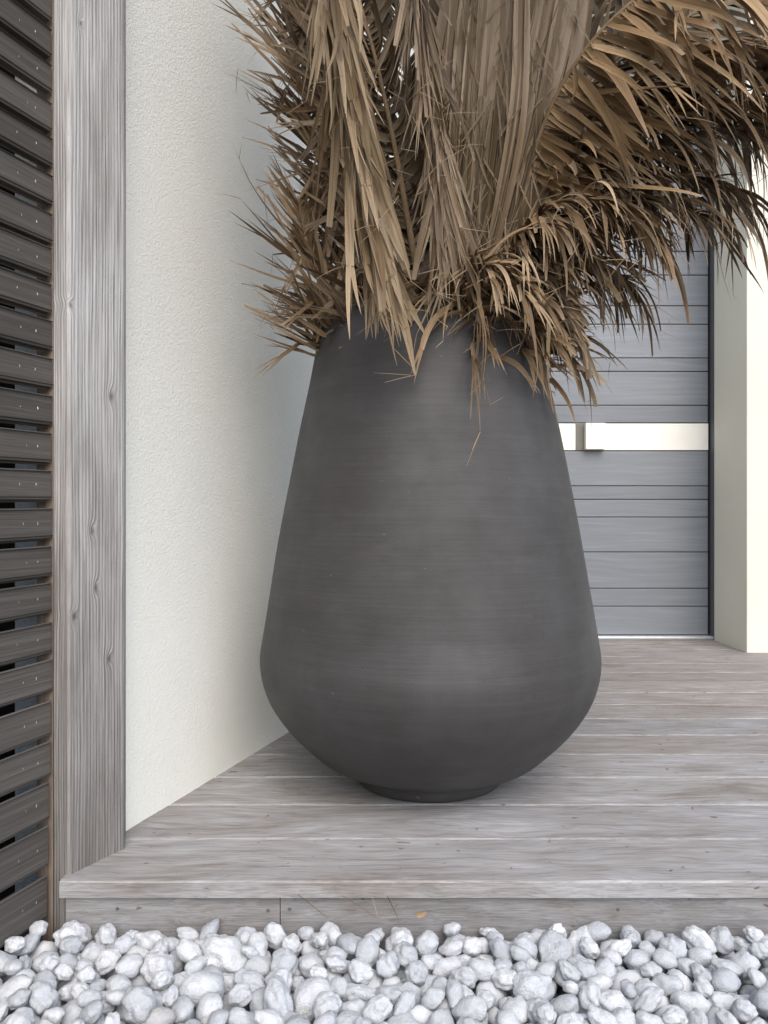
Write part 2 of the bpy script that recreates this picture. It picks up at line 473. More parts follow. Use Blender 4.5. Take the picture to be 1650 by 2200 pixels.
# added porch roof, unseen overhead, there to cut skylight and bounce warm light
roof = obj('unseen_porch_roof', box_mesh('unseen_porch_roof', -1.4, 3.2, 2.72, 3.9, 2.75, 2.95), M_UNSEEN_ROOF)
tag(roof, kind='structure')

# ------------------------------------------------------------------ walls
wl_end = 3.26
nrm = Vector((-WD.y, WD.x)) * .28
a = WALL0 - WD * .006
b = Vector((wall_x(wl_end), wl_end))
wall_l = obj('rendered_wall', prism_mesh('rendered_wall', [tuple(a), tuple(b), tuple(b + nrm), tuple(a + nrm)], -.15, 2.749), M_WALL)
tag(wall_l, 'cream textured render wall between the timber post and the big planter', 'wall')

WX, WY0, WY1 = 1.3655, 2.890, 3.42
wall_r = obj('rendered_wall', prism_mesh('rendered_wall', [(WX, WY0), (2.6, WY0), (2.6, WY1), (WX + .004, WY1)], -.15, 2.749, .004), M_WALL2)
tag(wall_r, 'smooth pale cream wall at the right edge, right of the grey door', 'wall')

# ------------------------------------------------------------------ door
door = empty('front_door')
tag(door, 'blue-grey front door of horizontal boards with a white handle band', 'door')
DYF = 3.225                                        # face of the boards
def dz(py): return H - (py - HOR) * DYF / F
DX0, DX1 = .335, (1521 - 825) * DYF / F
rows = [1364, 1302.5, 1264, 1186, 1111, 1073, 1044, 968.6]
rows_up = [908.5, 870.7, 798, 769, 696.6, 657, 591, 540, 468, 430, 360, 322, 262, 222, 150]
back = obj('door_core', box_mesh('door_core', DX0, DX1, DYF + .0122, DYF + .055, dz(1364), dz(150)), M_FRAME, door)
for lst in (rows, rows_up):
    for q in range(len(lst) - 1):
        z0, z1 = dz(lst[q]) + .0018, dz(lst[q + 1]) - .0018
        obj('board', box_mesh('board', DX0, DX1, DYF, DYF + .0118, z0, z1, .0016), M_DOOR, door)
obj('handle_band', box_mesh('handle_band', DX0, DX1, DYF - .003, DYF + .0115, dz(967.2), dz(910), .001), M_BAND, door)
hb_d = .032
YH = DYF - hb_d
hx0, hx1 = (1259 - 825) * YH / F, (1301 - 825) * YH / F
def hz(py): return H - (py - HOR) * YH / F
hdl = obj('handle_block', box_mesh('handle_block', hx0, hx1, YH, DYF - .0032, hz(965), hz(908.5), .0025), M_BAND, door)
obj('grip_shade_strip', box_mesh('grip_shade_strip', (1236 - 825) * DYF / F, hx0 + .004, DYF - .0042, DYF - .0034, dz(966.8), dz(910.4)), M_GRIP_SHADE, door)  # thin dark strip standing for the block's shadow and shaded side
obj('seal', box_mesh('seal', DX1 + .0005, DX1 + .010, DYF - .002, DYF + .05, .02, dz(140)), M_GAP, door)
obj('door_frame', box_mesh('door_frame', DX1 + .0105, WX + .002, DYF - .045, DYF + .06, .0, dz(130), .002), M_FRAME, door)
obj('door_frame', box_mesh('door_frame', .245, DX0 - .0005, DYF - .03, DYF + .06, .0, dz(130), .002), M_FRAME, door)
obj('door_head', box_mesh('door_head', DX0, DX1 + .01, DYF - .03, DYF + .06, dz(149), dz(120), .002), M_FRAME, door)
obj('bottom_seal', box_mesh('bottom_seal', DX0, DX1, DYF + .004, DYF + .04, .014, dz(1364) - .0005), M_GAP, door)
obj('threshold', box_mesh('threshold', .3, DX1 + .0100, DYF - .040, DYF + .05, .0005, .0135, .003), M_ALU, door)
lintel = obj('lintel_wall', box_mesh('lintel_wall', .2, WX + .003, DYF - .02, DYF + .2, dz(120) + .001, 2.748), M_WALL2)
tag(lintel, 'strip of cream wall above the front door, behind the fronds', 'wall')

# ------------------------------------------------------------------ post
post = empty('timber_post')
tag(post, 'tall weathered grey timber post with knots at the deck corner', 'post')
PC, PB = (-.4500, 1.0950), (-.3997, 1.1840)
PD = (-.4800, 1.1133); PD2 = (-.5120, 1.1330)
def post_mesh():
    pts = [PD, PC, PB, (-.4225, 1.2570), (-.50, 1.27)]
    bm = bmesh.new()
    zs = np.linspace(-.16, 2.7, 120)
    rings = []
    for z in zs:
        ring = []
        n = len(pts)
        for i, (x, y) in enumerate(pts):                # rounded, slightly irregular arrises
            p = Vector((x, y)); p0 = Vector(pts[i - 1]); p1 = Vector(pts[(i + 1) % n])
            w = .0032 + .0012 * mnoise.noise((i * 5.1, z * 7, 1.0))
            for q, s in ((p0, 0), (p1, 1)):
                d = (q - p).normalized() * w
                c = p + d
                ring.append(bm.verts.new((c.x, c.y, z)))
            mid = p + ((p0 - p).normalized() + (p1 - p).normalized()) * w * .32
            ring.insert(len(ring) - 1, bm.verts.new((mid.x, mid.y, z)))
        rings.append(ring)
    for r0, r1 in zip(rings[:-1], rings[1:]):
        n = len(r0)
        for i in range(n):
            bm.faces.new((r0[i], r0[(i + 1) % n], r1[(i + 1) % n], r1[i]))
    bm.faces.new(rings[0][::-1]); bm.faces.new(rings[-1])
    bmesh.ops.recalc_face_normals(bm, faces=bm.faces)
    m = bpy.data.meshes.new('shaft'); bm.to_mesh(m); bm.free()
    return m
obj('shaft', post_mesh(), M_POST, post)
obj('unweathered_side', prism_mesh('unweathered_side', [(-.4803, 1.1140), (-.5130, 1.1342), (-.5135, 1.268), (-.5005, 1.2690)], -.16, 2.7, .001), M_RAW, post)

# ------------------------------------------------------------------ slatted shutter and window behind it
sh = empty('slatted_shutter')
tag(sh, 'dark brown-grey shutter of nailed horizontal slats at the left edge', 'shutter')
SO = Vector((-.4818, 1.1085)); SDIR = Vector((-.335, -.942)).normalized(); SIN = Vector((-.942, .335)).normalized()
bottoms = [-190, -112, -36, 40, 118, 193, 278, 352, 433, 517, 590, 668, 746, 827, 908.6, 989, 1068.5, 1151.6, 1232, 1311, 1398, 1480, 1574.5, 1660, 1753, 1851, 1962, 2068]
hts = [60] * 4 + [60, 59, 62, 61, 62, 63, 62, 62, 62, 62, 63, 63, 62, 64, 64, 64, 66, 68, 74, 73, 80, 85, 92, 90]
shift = [0] * 20 + [.0, .0, .0015, .003, .004, .0055, .009, .017]
SL, ST = .95, .009
for i, (b_, h_) in enumerate(zip(bottoms, hts)):
    z0 = H - (b_ - HOR) * SO.y / F
    z1 = H - (b_ - h_ + 8 - HOR) * SO.y / F
    rng = random.Random(100 + i)
    s0 = shift[i] + rng.uniform(-.0012, .0012)
    tilt = .022 if i < 22 else .022 - .004 * (i - 22)
    bm = bmesh.new()
    bmesh.ops.create_cube(bm, size=1.0)
    for v in bm.verts:
        al = s0 + (v.co.x + .5) * (SL - s0); dep = (v.co.y + .5) * ST; z = z0 + (v.co.z + .5) * (z1 - z0)
        p = SO + SDIR * al + SIN * dep
        v.co = Vector((p.x, p.y, z - al * tilt - dep * .45))
    bevelled(bm, .0028, 2)
    m = bpy.data.meshes.new('slat'); bm.to_mesh(m); bm.free()
    s = obj('slat', m, M_SLAT, sh)
    zc = (z0 + z1) * .5
    for al in (.026 + rng.uniform(-.003, .003), .052 + rng.uniform(-.01, .01)):
        bm = bmesh.new()
        bmesh.ops.create_uvsphere(bm, u_segments=8, v_segments=5, radius=.0010 if al < .04 else rng.uniform(.0003, .0007))
        p = SO + SDIR * al
        for v in bm.verts: v.co += Vector((p.x, p.y, zc - al * tilt + rng.uniform(-.002, .002)))
        m = bpy.data.meshes.new('nail'); bm.to_mesh(m); bm.free()
        obj('nail', m, M_NAIL, s)
# carrier batten behind the slats further along
pa = SO + SDIR * .50 + SIN * (ST + .0005); pb = SO + SDIR * .57 + SIN * (ST + .0005)
obj('carrier_batten', prism_mesh('carrier_batten', [tuple(pa), tuple(pb), tuple(pb + SIN * .03), tuple(pa + SIN * .03)], -.16, 1.25), M_RAW, sh)

win = empty('window')
tag(win, 'dark window behind the gaps of the slatted shutter', 'window')
wa = SO + SDIR * .012 + SIN * .085; wb = SO + SDIR * .95 + SIN * .085
obj('pane', prism_mesh('pane', [tuple(wa + SDIR * .035), tuple(wb), tuple(wb + SIN * .006), tuple(wa + SDIR * .035 + SIN * .006)], -.1, 1.25), M_GLASS, win)
obj('window_frame', prism_mesh('window_frame', [tuple(wa - SDIR * .012 - SIN * .02), tuple(wa + SDIR * .034 - SIN * .02), tuple(wa + SDIR * .034 + SIN * .03), tuple(wa - SDIR * .012 + SIN * .03)], -.16, 1.3), M_GAP, win)
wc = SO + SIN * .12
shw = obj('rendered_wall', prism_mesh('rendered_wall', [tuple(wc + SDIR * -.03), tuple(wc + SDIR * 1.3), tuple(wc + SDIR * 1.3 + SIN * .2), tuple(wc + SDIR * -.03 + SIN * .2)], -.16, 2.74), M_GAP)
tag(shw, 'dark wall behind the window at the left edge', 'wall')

# ------------------------------------------------------------------ planter
POTX, POTY = (920.5 - 825) * 1.505 / F, 1.505
pot = empty('planter')
pot.location = (POTX, POTY, .0015)
tag(pot, 'big dark charcoal clay planter standing on the deck, full of dry fronds', 'planter')
sil = [(1667, 163), (1657, 181), (1650, 194), (1628, 231), (1601, 266), (1577, 293), (1554, 315), (1530, 333), (1509, 346), (1480, 357.5), (1455, 363.5), (1430, 366), (1405, 365), (1346, 355.5), (1244, 339), (1160, 324.5), (1045, 302.5), (930, 280), (827, 257.5), (760, 245), (716, 236.5), (706, 234), (690, 226)]
prof = []
for py, h in sil:
    r = POTY * h / math.sqrt(F * F + h * h)
    yt = POTY - r * r / POTY
    prof.append((r, H - (py - HOR) * yt / F))
foot = [(.128, .0), (.139, .0006), (.1418, .004), (.1432, .012), (.1445, .020), (.1465, .027)]
z_low = prof[0][1]
foot.append((prof[0][0] * .985, max(z_low - .004, .030)))
outer = foot + [(r, max(z, .034)) for r, z in prof]
rt, zt = outer[-1]
inner = [(rt - .006, zt + .0035), (rt - .016, zt + .002), (rt - .021, zt - .006), (rt - .018, zt - .10), (rt + .01, zt - .22)]
def smooth_profile(pts, n):
    out = []
    for i in range(len(pts) - 1):
        p0 = pts[max(i - 1, 0)]; p1 = pts[i]; p2 = pts[i + 1]; p3 = pts[min(i + 2, len(pts) - 1)]
        for k in range(n):
            t = k / n
            out.append(tuple(.5 * (2 * b + (c - a) * t + (2 * a - 5 * b + 4 * c - d) * t * t + (3 * b - a - 3 * c + d) * t ** 3) for a, b, c, d in zip(p0, p1, p2, p3)))
    out.append(pts[-1])
    return out
def lathe(name, pts, seg=128, wob=0.0):
    V, Fc = [], []
    for (r, z) in pts:
        for k in range(seg):
            an = 2 * math.pi * k / seg
            rr = r * (1 + wob * mnoise.noise((math.cos(an) * .9, math.sin(an) * .9, z * 5)))
            V.append((rr * math.cos(an), rr * math.sin(an), z))
    for j in range(len(pts) - 1):
        for k in range(seg):
            a = j * seg + k; b = j * seg + (k + 1) % seg
            Fc.append((a, b, b + seg, a + seg))
    return mesh_from(name, V, Fc, True)
nf = len(foot)
body = outer[nf - 1:]
obj('foot', lathe('foot', foot, wob=.002), M_POT, pot)
bodyp = smooth_profile(body[1:-3], 3)[:-1] + body[-4:]
obj('body', lathe('body', [body[0]] + bodyp + inner, wob=.004), M_POT, pot)
sl = lathe('soil', [(.0, zt - .13), (.08, zt - .125), (.15, zt - .13), (rt - .012, zt - .135)])
obj('soil', sl, M_SOIL, pot)

# ------------------------------------------------------------------ pebbles
def pebble_mesh(k):
    bm = bmesh.new()
    bmesh.ops.create_icosphere(bm, subdivisions=4 if k < 8 else 3, radius=1.0)
    rng = random.Random(k + 5)
    o1 = Vector((rng.uniform(0, 50), rng.uniform(0, 50), rng.uniform(0, 50)))
    ax = (1.0 + rng.uniform(.0, .28), rng.uniform(.82, 1.0), rng.uniform(.66, .88))
    lob = rng.uniform(.16, .34)
    for v in bm.verts:
        d = v.co.normalized()
        n = mnoise.noise(d * .95 + o1) * lob + mnoise.noise(d * 2.1 + o1) * .21 + mnoise.noise(d * 5.0 + o1) * .014
        q = d * (1.0 + n)
        v.co = Vector((q.x * ax[0], q.y * ax[1], q.z * ax[2]))
    for f in bm.faces: f.smooth = True
    m = bpy.data.meshes.new('pebble'); bm.to_mesh(m); bm.free()
    m.materials.append(M_PEB)
    return m
PEB = [pebble_mesh(k) for k in range(16)]

def drop_pebbles():
    rng = np.random.default_rng(11)
    X0, X1, Y0, Y1 = -.95, 1.05, .42, FY - .003
    pts = np.zeros((0, 4))
    out = []
    arr = np.zeros((6000, 4)); n = 0
    zfl = -.158
    SQ = .84
    for it in range(5200):
        r = float(np.clip(rng.lognormal(math.log(.0170), .22), .009, .030))
        if it > 3600: r = float(np.clip(rng.lognormal(math.log(.0174), .25), .008, .033))
        c = 16
        cx = rng.uniform(X0, X1, c); cy = Y1 - r * .95 - (Y1 - Y0 - r) * rng.uniform(0, 1, c) ** 1.15
        lim = SO.x + (cy - SO.y) * SDIR.x / SDIR.y + r * 1.12
        cx = np.maximum(cx, lim)
        inpost = (cy > 1.078) & (cx < -.43)
        if n:
            A = arr[:n]
            d2 = (A[None, :, 0] - cx[:, None]) ** 2 + (A[None, :, 1] - cy[:, None]) ** 2
            rr = (A[None, :, 3] + r) * .93
            q = rr * rr - d2
            z = np.where(q > 0, A[None, :, 2] + SQ * np.sqrt(np.maximum(q, 0)), zfl + r * SQ).max(axis=1)
            z = np.maximum(z, zfl + r * SQ)
        else:
            z = np.full(c, zfl + r * SQ)
        # natural surface level, gently uneven, higher against the boards in places
        tgt = z + inpost * 1.0
        j = int(np.argmin(tgt))
        top = z[j] + r * SQ
        lvl = -.051 + .006 * mnoise.noise((cx[j] * 4, cy[j] * 4, 0)) 
        if top > lvl: continue
        arr[n] = (cx[j], cy[j], z[j], r); n += 1
    return arr[:n]
PP = drop_pebbles()
bed = obj('gravel_bed', mesh_from('gravel_bed', [(-1.4, -.6, -.157), (2.3, -.6, -.157), (2.3, FY, -.157), (-1.4, FY, -.157)], [(0, 1, 2, 3)]), M_SOIL)
tag(bed, 'bed of rounded white pebbles in front of the deck', kind='structure')
# rank: in the picture and near the surface
score = []
for i, (x, y, z, r) in enumerate(PP):
    px, py = 825 + F * x / y, HOR + F * (H - z) / y
    inside = (-70 < px < 1720) and (py < 2290)
    d = np.hypot(PP[:, 0] - x, PP[:, 1] - y)
    cover = np.sum((d < (PP[:, 3] + r) * .75) & (PP[:, 2] > z + .004))
    score.append((inside * 10.0) - cover * 1.0 + r * 20)
order = np.argsort(-np.array(score))
keep = set(int(i) for i in order[:300])
from mathutils import Euler, Matrix
bulkV, bulkF = [], []
LOW = []
for k in range(4):
    bm = bmesh.new(); bmesh.ops.create_icosphere(bm, subdivisions=2, radius=1.0)
    for v in bm.verts:
        d = v.co.normalized(); nn = mnoise.noise(d * 1.1 + Vector((k * 7.0, 1, 2))) * .25
        v.co = Vector((d.x * (1 + nn) * 1.15, d.y * (1 + nn) * .92, d.z * (1 + nn) * .78))
    LOW.append((np.array([v.co[:] for v in bm.verts]), [tuple(v.index for v in f.verts) for f in bm.faces]))
    bm.free()
prng = random.Random(3)
for i, (x, y, z, r) in enumerate(PP):
    eu = Euler((prng.uniform(-.5, .5), prng.uniform(-.5, .5), prng.uniform(0, 6.28)))
    s = r * prng.uniform(.95, 1.08)
    if i in keep:
        o = bpy.data.objects.new('pebble', PEB[prng.randrange(len(PEB))])
        o.location = (x, y, z); o.rotation_euler = eu; o.scale = (s, s, s)
        link(o, bed)
    else:
        V, Fc = LOW[prng.randrange(4)]
        mtx = np.array(eu.to_matrix()) * s
        base = len(bulkV)
        bulkV.extend((V @ mtx.T + np.array((x, y, z))).tolist())
        bulkF.extend([tuple(base + q for q in f) for f in Fc])
bk = mesh_from('deeper_pebbles', bulkV, bulkF, True)
tb = NT('pale_pebble_mass')
ob = tb.coord()
M_PEBMASS = tb.out(tb.ramp(tb.noise(ob, 45, 3, .6), [(.3, (.45, .465, .48)), (.6, (.55, .562, .575))]), .8, tb.bump(tb.noise(ob, 320, 4, .6), .4, .001), .2)
o = obj('deeper_pebbles', bk, M_PEBMASS, bed)
o['kind'] = 'stuff'

# ------------------------------------------------------------------ palm fronds
UPV = Vector((0, 0, 1))

def catmull(pts, n):
    out = []
    ext = [pts[0] * 2 - pts[1]] + pts + [pts[-1] * 2 - pts[-2]]
    for i in range(1, len(ext) - 2):
        p0, p1, p2, p3 = ext[i - 1:i + 3]
        for k in range(n):
            t = k / n
            out.append(.5 * ((2 * p1) + (p2 - p0) * t + (2 * p0 - 5 * p1 + 4 * p2 - p3) * t * t + (3 * p1 - p0 - 3 * p2 + p3) * t ** 3))
    out.append(pts[-1].copy())
    return out

def resample(pts, n):
    L = [0.0]
    for a, b in zip(pts[:-1], pts[1:]): L.append(L[-1] + (b - a).length)
    out = []
    j = 0
    for k in range(n + 1):
        s = L[-1] * k / n
        while j < len(L) - 2 and L[j + 1] < s: j += 1
        t = (s - L[j]) / max(L[j + 1] - L[j], 1e-9)
        out.append(pts[j].lerp(pts[j + 1], t))
    return out, L[-1]

def tube_mesh(name, pts, r0, r1, seg=7, flat=.7):
    V, Fc = [], []
    n = len(pts)
    side = None
    for i, p in enumerate(pts):
        T = (pts[min(i + 1, n - 1)] - pts[max(i - 1, 0)]).normalized()
        if side is None: side = T.cross(Vector((0, 1, .2))).normalized()
        side = (side - T * side.dot(T)).normalized()
        nn = T.cross(side)
        r = r0 + (r1 - r0) * (i / (n - 1)) ** .8
        for k in range(seg):
            a = 2 * math.pi * k / seg
            V.append(p + side * math.cos(a) * r + nn * math.sin(a) * r * flat)
    for i in range(n - 1):
        for k in range(seg):
            a = i * seg + k; b = i * seg + (k + 1) % seg
            Fc.append((a, b, b + seg, a + seg))
    Fc.append(tuple(range(seg))[::-1]); Fc.append(tuple((n - 1) * seg + k for k in range(seg)))
    return mesh_from(name, V, Fc, True)

def wallclamp(p):
    """keep a point in front of the left wall and off the pot's outside"""
    d = (p.x - WALL0.x) * WD.y - (p.y - WALL0.y) * WD.x
    if d < .012:
        k = .012 - d
        p = Vector((p.x + WD.y * k, p.y - WD.x * k, p.z))
    if p.z < zt + .03:
        q = Vector((p.x - POTX, p.y - POTY, 0)); L = q.length
        for (ra, za), (rb, zb) in zip(body[:-1], body[1:]):
            if za <= p.z <= zb or (p.z > zt and zb == zt):
                rr = ra + (rb - ra) * max(0, min(1, (p.z - za) / max(zb - za, 1e-6)))
                if rr - .09 < L < rr + .006:
                    q = q / L * (rr + .006)
                    p = Vector((POTX + q.x, POTY + q.y, p.z))
                break
    return p

def ribbon(V, Fc, UV, p, d, nrm, L, W, rng, steps, droop, curl, twist, fold, u0=0.0, u1=1.0, kink=None, base_w=.35, tip=.05, clampit=True):
    """a V-folded leaf blade from p along d; returns the frame half way along for splits"""
    ds = L / steps
    nrm = (nrm - d * nrm.dot(d)).normalized()
    idx0 = len(V)
    wob = rng.uniform(0, 100)
    mid = []
    v_off = 0.0
    for i in range(steps + 1):
        t = i / steps
        side = d.cross(nrm).normalized()
        if t < .18: wf = base_w + (1 - base_w) * (t / .18)
        else: wf = tip + (1 - tip) * (1 - ((t - .18) / .82) ** 1.7)
        w = W * wf * (1 + .12 * mnoise.noise((t * 5, wob, 0))) * .5
        fo = fold * (1 - .4 * t) + .25 * mnoise.noise((t * 3, wob, 4))
        cs, sn = math.cos(fo), math.sin(fo)
        V.append(p + side * w * cs + nrm * w * sn); UV.append((u0 + (u1 - u0) * t, v_off))
        V.append(p.copy()); UV.append((u0 + (u1 - u0) * t, v_off + .35))
        V.append(p - side * w * cs + nrm * w * sn); UV.append((u0 + (u1 - u0) * t, v_off + .7))
        mid.append((p.copy(), d.copy(), nrm.copy(), w))
        if i == steps: break
        g = droop * ds * (.35 + 1.3 * t)
        wv = Vector((mnoise.noise((t * 3.3, wob, 7)), mnoise.noise((t * 3.3, wob, 17)), mnoise.noise((t * 3.3, wob, 27))))
        nd = d + Vector((0, 0, -1)) * g + nrm * curl * ds + wv * (3.2 * ds)
        if kink and abs(t - kink[0]) < .5 / steps:
            nd = nd.normalized() * (1 - kink[1]) + Vector((rng.uniform(-.5, .5), rng.uniform(-.5, .2), -1)).normalized() * kink[1]
        nd.normalize()
        axis = d.cross(nd)
        if axis.length > 1e-6:
            from mathutils import Quaternion
            nrm = Quaternion(axis.normalized(), d.angle(nd)) @ nrm
        d = nd
        nrm = (nrm + d.cross(nrm) * twist * ds).normalized()
        nrm = (nrm - d * nrm.dot(d)).normalized()
        p = p + d * ds
        if clampit: p = wallclamp(p)
    for i in range(steps):
        a = idx0 + i * 3
        Fc.append((a, a + 1, a + 4, a + 3)); Fc.append((a + 1, a + 2, a + 5, a + 4))
    return mid

def leaflet_mesh(p, d, nrm, L, W, rng, droop, curl, twist, fold, fray, kink):
    V, Fc, UV = [], [], []
    if rng.random() < fray:
        ts = rng.uniform(.45, .75)
        k = rng.choice((2, 2, 3, 3, 4))
        mid = ribbon(V, Fc, UV, p, d, nrm, L * ts, W, rng, 8, droop, curl, twist, fold, 0, ts, kink, tip=.78)
        q, dd, nn, w = mid[-1]
        side = dd.cross(nn).normalized()
        for s in range(k):
            off = (s - (k - 1) / 2) / k * 2
            d2 = (dd + side * off * rng.uniform(.05, .3) + nn * rng.uniform(-.15, .15)).normalized()
            ribbon(V, Fc, UV, q - dd * .004 + side * off * w * .55, d2, nn, L * (1 - ts) * rng.uniform(.6, 1.1), W * .95 / k, rng, 6, droop * .8, curl + rng.uniform(-4, 4), twist + rng.uniform(-5, 5), fold * .4, ts, 1, None, base_w=.9, tip=.08)
    else:
        ribbon(V, Fc, UV, p, d, nrm, L, W, rng, 11, droop, curl, twist, fold, 0, 1, kink, tip=rng.choice((.05, .12, .3, .5)))
    return mesh_from('leaflet', V, Fc, True, UV)

FRONDS = []
def frond(label, ctrl, facing, n, t0, t1, a0, a1, Lmax, W, droop, mat, seed, lift=.25, curl=0.0, fray=.35, kinkp=.08, r0=.0075, prof='mid', sides=(-1, 1), fold=.55, jit=.16, twistr=4.0, fibres=22, both=1.0, Lj=.22):
    rng = random.Random(seed)
    root = empty('palm_frond')
    pts = [P(*c) for c in ctrl]
    base = Vector((POTX + (pts[0].x - POTX) * .55, POTY + (pts[0].y - POTY) * .55, zt - .16))
    pts, total = resample(catmull([base] + pts, 10), 60)
    obj('stalk', tube_mesh('stalk', pts, r0, .0016), M_RACHIS, root)
    tag(root, label, 'palm frond', 'dry palm fronds standing in the planter')
    fac = Vector(facing).normalized()
    tips = []
    for sgn in sides:
        for k in range(n):
            t = t0 + (t1 - t0) * (k + rng.uniform(-.3, .3) + (.25 if sgn > 0 else 0)) / n
            t = min(max(t, .02), .995)
            f = t * 60; i = min(int(f), 59)
            p = pts[i].lerp(pts[i + 1], f - i)
            T = (pts[min(i + 2, 60)] - pts[max(i - 1, 0)]).normalized()
            N = (fac - T * fac.dot(T)).normalized()
            S = T.cross(N)
            s = (t - t0) / (t1 - t0)
            ang = R(a0 + (a1 - a0) * s) + rng.gauss(0, jit)
            lv = lift + rng.gauss(0, jit * 1.2)
            d = (T * math.cos(ang) + (S * sgn * math.cos(lv) + N * math.sin(lv)) * math.sin(ang)).normalized()
            if prof == 'mid': lf = .45 + .55 * math.sin(math.pi * min(1, .12 + .85 * s)) ** .8
            elif prof == 'tip': lf = 1.0 - .35 * s
            else: lf = 1.0
            L = Lmax * lf * (1 + rng.gauss(0, Lj))
            L = max(L, Lmax * .25)
            if rng.random() < .06: L *= .45
            nr = (N + S * sgn * -.5 + Vector((rng.gauss(0, .25), rng.gauss(0, .25), rng.gauss(0, .25)))).normalized()
            kk = (rng.uniform(.25, .7), rng.uniform(.5, .9)) if rng.random() < kinkp else None
            me = leaflet_mesh(p, d, nr, L, W * rng.uniform(.65, 1.25), rng, droop * rng.uniform(.7, 1.3), curl * rng.uniform(.4, 1.6) + rng.gauss(0, 1.2), rng.gauss(0, twistr), fold * rng.uniform(.5, 1.3), fray, kk)
            obj('leaflet', me, mat, root)
            tips.append(me.vertices[len(me.vertices) - 2].co.copy())
            if rng.random() < .35:
                tips.append(me.vertices[min(len(me.vertices) - 1, 16)].co.copy())
    # loose hair-thin fibres at the frayed ends
    V, Fc, UV = [], [], []
    for _ in range(fibres):
        q = rng.choice(tips)
        d = Vector((rng.gauss(0, .6), rng.gauss(0, .4), rng.gauss(-.5, .6))).normalized()
        ribbon(V, Fc, UV, q, d, Vector((0, -1, .2)), rng.uniform(.02, .065), .0011, rng, 7, 2.5, rng.uniform(-14, 14), 0, 0, .7, 1, None, base_w=.9, tip=.3)
    if V:
        o = obj('loose_fibres', mesh_from('loose_fibres', V, Fc, True, UV), mat, root)
        o['kind'] = 'stuff'
    FRONDS.append(root)
    return root

def folded_fan(label, base, lo, hi, n, W, mat, seed, stalk, depth=.012):
    """a closed frond: blades pressed edge to edge like pleats, from a short stretch of stalk upwards"""
    rng = random.Random(seed)
    root = empty('palm_frond')
    tag(root, label, 'palm frond', 'dry palm fronds standing in the planter')
    pts = [P(*c) for c in stalk]
    b0 = Vector((POTX + (pts[0].x - POTX) * .55, POTY + (pts[0].y - POTY) * .55, zt - .16))
    pts, _ = resample(catmull([b0] + pts, 10), 60)
    obj('stalk', tube_mesh('stalk', pts, .010, .003), M_RACHIS, root)
    order = list(range(n)); rng.shuffle(order)
    for k in range(n):
        f = (k + .5) / n
        st = P(*base[0]).lerp(P(*base[1]), f)
        en = P(*lo).lerp(P(*hi), f) + Vector((0, -depth * math.sin(math.pi * f) + rng.uniform(-.004, .004), rng.uniform(-.03, .03)))
        L = (en - st).length
        V, Fc, UV = [], [], []
        steps = 20
        bow = rng.gauss(0, .010); wob = rng.uniform(0, 50)
        side0 = Vector((1, 0, 0))
        w1 = W * rng.uniform(.85, 1.2)
        for q in range(steps + 1):
            t = q / steps
            p = st.lerp(en, t) + Vector((bow * math.sin(math.pi * t) + (f - .5) * .05 * math.sin(math.pi * t), -.012 * math.sin(math.pi * t), 0))
            p += Vector((mnoise.noise((t * 4, wob, 0)), mnoise.noise((t * 4, wob, 5)), 0)) * .0035
            wf = (.35 + .65 * min(1, t / .35)) * (1 - max(0, t - .8) / .2 * .85)
            w = w1 * wf * .5
            tw = .5 * mnoise.noise((t * 2.2, wob, 9)) + (.55 if k % 2 else -.55) * .8
            sd = Vector((math.cos(tw), math.sin(tw), 0))
            nn = Vector((math.sin(tw), -math.cos(tw), 0))
            V += [p - sd * w + nn * w * .25, p.copy(), p + sd * w + nn * w * .25]
            UV += [(t * 1.6, .0), (t * 1.6, .35), (t * 1.6, .7)]
        for q in range(steps):
            a = q * 3
            Fc.append((a, a + 1, a + 4, a + 3)); Fc.append((a + 1, a + 2, a + 5, a + 4))
        obj('leaflet', mesh_from('leaflet', V, Fc, True, UV), M_LEAF_GREY if rng.random() < .28 else mat, root)
    V, Fc, UV = [], [], []
    for _ in range(95):
        f = rng.random(); t = rng.uniform(.1, .85)
        q = P(*base[0]).lerp(P(*base[1]), f).lerp(P(*lo).lerp(P(*hi), f), t) + Vector((0, -.022, 0))
        ribbon(V, Fc, UV, q, Vector((rng.gauss(0, .35), -.1, rng.choice((-1, 1)))).normalized(), Vector((0, -1, .2)), rng.uniform(.04, .15), rng.uniform(.0012, .004), rng, 7, .8, rng.uniform(-6, 6), 0, .2, .2, .9, None, base_w=.7, tip=.3)
    o = obj('loose_fibres', mesh_from('loose_fibres', V, Fc, True, UV), mat, root)
    o['kind'] = 'stuff'
    return root

CAMW = (0.0, -1.0, .15)
# ---- behind / filler first
frond('dull brown frond at the back, upright behind the hanging bundles left of centre', [(915, 700, 1.54), (905, 420, 1.57), (870, 150, 1.58), (830, -160, 1.58), (810, -400, 1.52), (820, -640, 1.36), (850, -900, 1.1), (880, -1150, .86)], CAMW, 130, .10, .99, 36, 40, .30, .018, .6, M_LEAF_OLIVE, 1, fray=.2, fibres=10)  # unseen upper end added, arching forward to shade the fan and planter
frond('shaded frond standing upright against the cream wall, behind the left-hand fronds', [(800, 700, 1.50), (750, 450, 1.51), (710, 220, 1.50), (680, 0, 1.48), (665, -260, 1.45)], (.25, -1, .1), 105, .16, .98, 42, 28, .155, .0115, .5, M_LEAF_GREY, 2, fibres=16, jit=.28, Lj=.3)
frond('dark frond at the back rising to the top edge right of centre', [(1010, 700, 1.56), (1090, 420, 1.60), (1180, 180, 1.62), (1270, -60, 1.60), (1330, -300, 1.52), (1330, -540, 1.36), (1290, -820, 1.1), (1250, -1080, .86)], CAMW, 130, .11, .99, 42, 42, .30, .020, 1.4, M_LEAF_OLIVE, 3, fray=.2, fibres=10)  # its far end, out of view, is lengthened for shade from above
